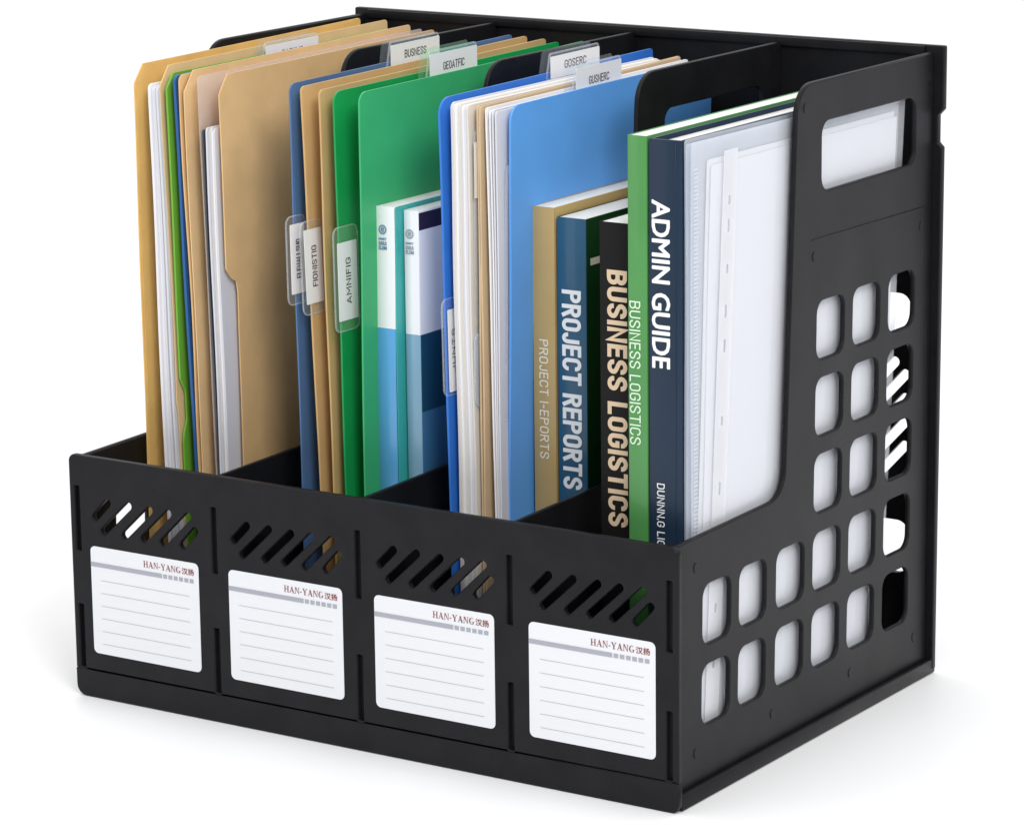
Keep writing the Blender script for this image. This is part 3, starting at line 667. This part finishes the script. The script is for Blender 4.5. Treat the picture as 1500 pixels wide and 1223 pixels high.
def spine_text(parent, s, x, y, ztop, zbot, cap, m, bold=0.14, gapk=1.0):
    zc = (ztop + zbot) / 2
    return text('spine_title', s, cap, lambda u, v, w: Vector((x + v, y - 0.00025 - w, zc - u)), m, parent, ztop - zbot, bold, gapk)
def book(label, pxl, pxr, pyl, y1, y2, m, mside=None, hard=False, tilt_pages=0.0):
    b = thing('book', label, 'book')
    a = un(pxl, pyl, 1, y1); c = un(pxr, pyl + 3, 1, y1); x0, x1, zt = a.x, c.x, a.z
    ov = 0.0022 if hard else 0.0
    ct = 0.0018 if hard else 0.0005
    pg = box('page_block', x0 + ct + 0.0001, x1 - ct - 0.0001, y1 + ct + 0.0002, y2 - 0.001 - ov, FLOORZ + 0.001 + ov, zt - 0.0003 - ov, M_PAGES, b, 0.0003, 1)
    box('spine', x0, x1, y1, y1 + ct, FLOORZ, zt, m, b, 0.0002)
    box('front_cover', x1 - ct, x1, y1 + ct + 0.0004, y2, FLOORZ, zt, mside or m, b, 0.0001)
    box('back_cover', x0, x0 + ct, y1 + ct + 0.0004, y2, FLOORZ, zt, mside or m, b, 0.0001)
    return b, x0, x1, zt
YK = 0.083
b, x0, x1, zt = book('tan paperback book with thin cream title, standing before the blue folder', 779, 811.5, 301.5, YK, 0.262, M_BKTAN)
spine_text(b, 'PROJECT I-EPORTS', (x0 + x1) / 2 - 0.0003, YK, un(795, 497, 1, YK).z, un(795, 671, 1, YK).z, 0.0056, M_CINK, 0.13)
b, x0, x1, zt = book('petrol blue book with bold white title and dark green cover side', 815.5, 858, 317.5, YK, 0.250, M_BKBLUE, M_BKDGREEN)
spine_text(b, 'PROJECT REPORTS', (x0 + x1) / 2 - 0.0002, YK, un(836, 425, 1, YK).z, un(836, 716, 1, YK).z, 0.0118, M_WINK, 0.185)
xx, zz = x1, un(868, 383, 0, x1).z
plate('cover_stripe', [rrect(YK + 0.004, zz - 0.0018, YK + 0.05, zz + 0.0018, 0)], 0.0002, 0, lambda u, v, w: Vector((xx + 0.0003 + w, u, v)), M_CINK, b)

# ---- fourth compartment: three books, clear sleeves
YK = 0.040
b, x0, x1, zt = book('black book with large bold cream title, partly hidden by the green book', 878, 921, 324, YK, 0.225, M_BKBLACK)
spine_text(b, 'BUSINESS LOGISTICS', un(904.5, 500, 1, YK).x, YK, un(904, 396, 1, YK).z, un(904, 771, 1, YK).z, 0.0118, M_PINK, 0.20)
YK = 0.030
b, x0, x1, zt = book('slim green book with thin pale title beside the navy book', 919, 947, 197.5, YK, 0.224, M_BKGREEN)
spine_text(b, 'BUSINESS LOGISTICS', un(930.5, 500, 1, YK).x, YK, un(930, 441, 1, YK).z, un(930, 651, 1, YK).z, 0.0064, M_GINK, 0.12)
b, x0, x1, zt = book('tall navy hardcover book with bold white title next to the clear sleeves', 950, 999, 203, YK, 0.226, M_BKNAVY, hard=True)
zA, zB, xA = un(968, 294, 1, YK).z, un(968, 539, 1, YK).z, un(968.5, 400, 1, YK).x
font_text('spine_title', 'ADMIN GUIDE', 0.0098, lambda u, v, w: Vector((xA + v, YK - 0.00025 - w, (zA + zB) / 2 - u)), M_WINK, b, zA - zB, 0.0, 1.0, 0.00036)
spine_text(b, 'DUNNN.G LIGI', un(968.5, 750, 1, YK).x, YK, un(968, 708, 1, YK).z, un(968, 803, 1, YK).z, 0.0045, M_WINK, 0.13)
gx = un(990, 400, 1, YK).x
box('spine_hinge', gx - 0.0003, gx + 0.0003, YK - 0.0003, YK + 0.0002, FLOORZ + 0.001, zt - 0.001, M_BKNAVY, b, 0.0001, 1)
XN = x1

r = thing('sheet_protector', 'clear plastic sheet protector with white papers against the perforated end wall', 'sleeve')
ztS = 0.3365
def backedge(z, d=0.0): return 0.2325 + d + 0.072 * z - 0.012 * max(0.0, min(1.0, (0.072 - z) / 0.012))
def xsheet(name, x, y0, y1, z0, z1, m, parent, t=0.0004, rad=0.002, kx=0.0, sl=0.0, wav=0.0002):
    return link(name, sheet_mesh(name, lambda y, z: x + kx * z + wav * math.sin(z * 30 + y * 25 + x * 900), lambda z: y0 + sl * (z - z0) + ((rad - math.sqrt(max(0, rad * rad - (z - z1 + rad) ** 2))) if z > z1 - rad else 0), lambda z: backedge(z, y1 - 0.2580), z0, z1, -0.006, t, 40, 10), m, parent)
xsheet('back_film', XN + 0.0012, 0.0305, 0.2560, FLOORZ, ztS - 0.001, M_MILKY, r)
xsheet('middle_film', XN + 0.0024, 0.0300, 0.2570, FLOORZ, ztS - 0.003, M_MILKY, r)
xsheet('paper_sheet', XN + 0.0034, 0.0330, 0.2500, FLOORZ + 0.001, 0.3235, M_PAPER, r, sl=0.050)
xsheet('paper_sheet', XN + 0.0042, 0.0370, 0.2520, FLOORZ + 0.001, 0.3205, M_PAPER, r, sl=0.045)
XF = XN + 0.0054
xsheet('front_film', XF, 0.0292, 0.2580, FLOORZ, ztS - 0.002, M_FILM, r)
# punched strip welded on the pocket
ys0 = un(1060, 206, 0, XF).y
hl = []
for py in (293, 333, 393, 457, 507, 612, 712, 800, 880, 960):
    zz = un(1067, py, 0, XF).z; yy = ys0 + 0.0068
    if zz > 0.015: hl.append(capsule((yy, zz - 0.0012), (yy, zz + 0.0014 + 0.002 * (py in (333, 457, 507, 712))), 0.0011))
plate('punched_strip', [rrect(ys0, 0.012, ys0 + 0.0135, 0.3265, 0.001)] + hl, 0.0003, 0, lambda u, v, w: Vector((XF + 0.0005 + w, u + 0.066 * (v - 0.331), v)), M_MILKY2, r)
# weld seam: a row of short dashes near the front edge
vsm, fsm = [], []
yw = un(1013, 245, 0, XF).y + 0.001
for k in range(150):
    z = 0.014 + k * 0.0021; n = len(vsm)
    if z > 0.322: break
    for dy, dz in ((0, 0), (0.0040, 0), (0.0040, 0.0010), (0, 0.0010)): vsm.append((XF + 0.0004, yw + dy, z + dz))
    for dy, dz in ((0, 0), (0.0040, 0), (0.0040, 0.0010), (0, 0.0010)): vsm.append((XF + 0.0007, yw + dy, z + dz))
    for q in ((0, 1, 2, 3), (4, 5, 6, 7), (0, 1, 5, 4), (1, 2, 6, 5), (2, 3, 7, 6), (3, 0, 4, 7)): fsm.append([n + a for a in q])
me = bpy.data.meshes.new('weld_seam'); me.from_pydata(vsm, [], fsm); me.update()
link('weld_seam', me, M_MILKY, r)['kind'] = 'stuff'
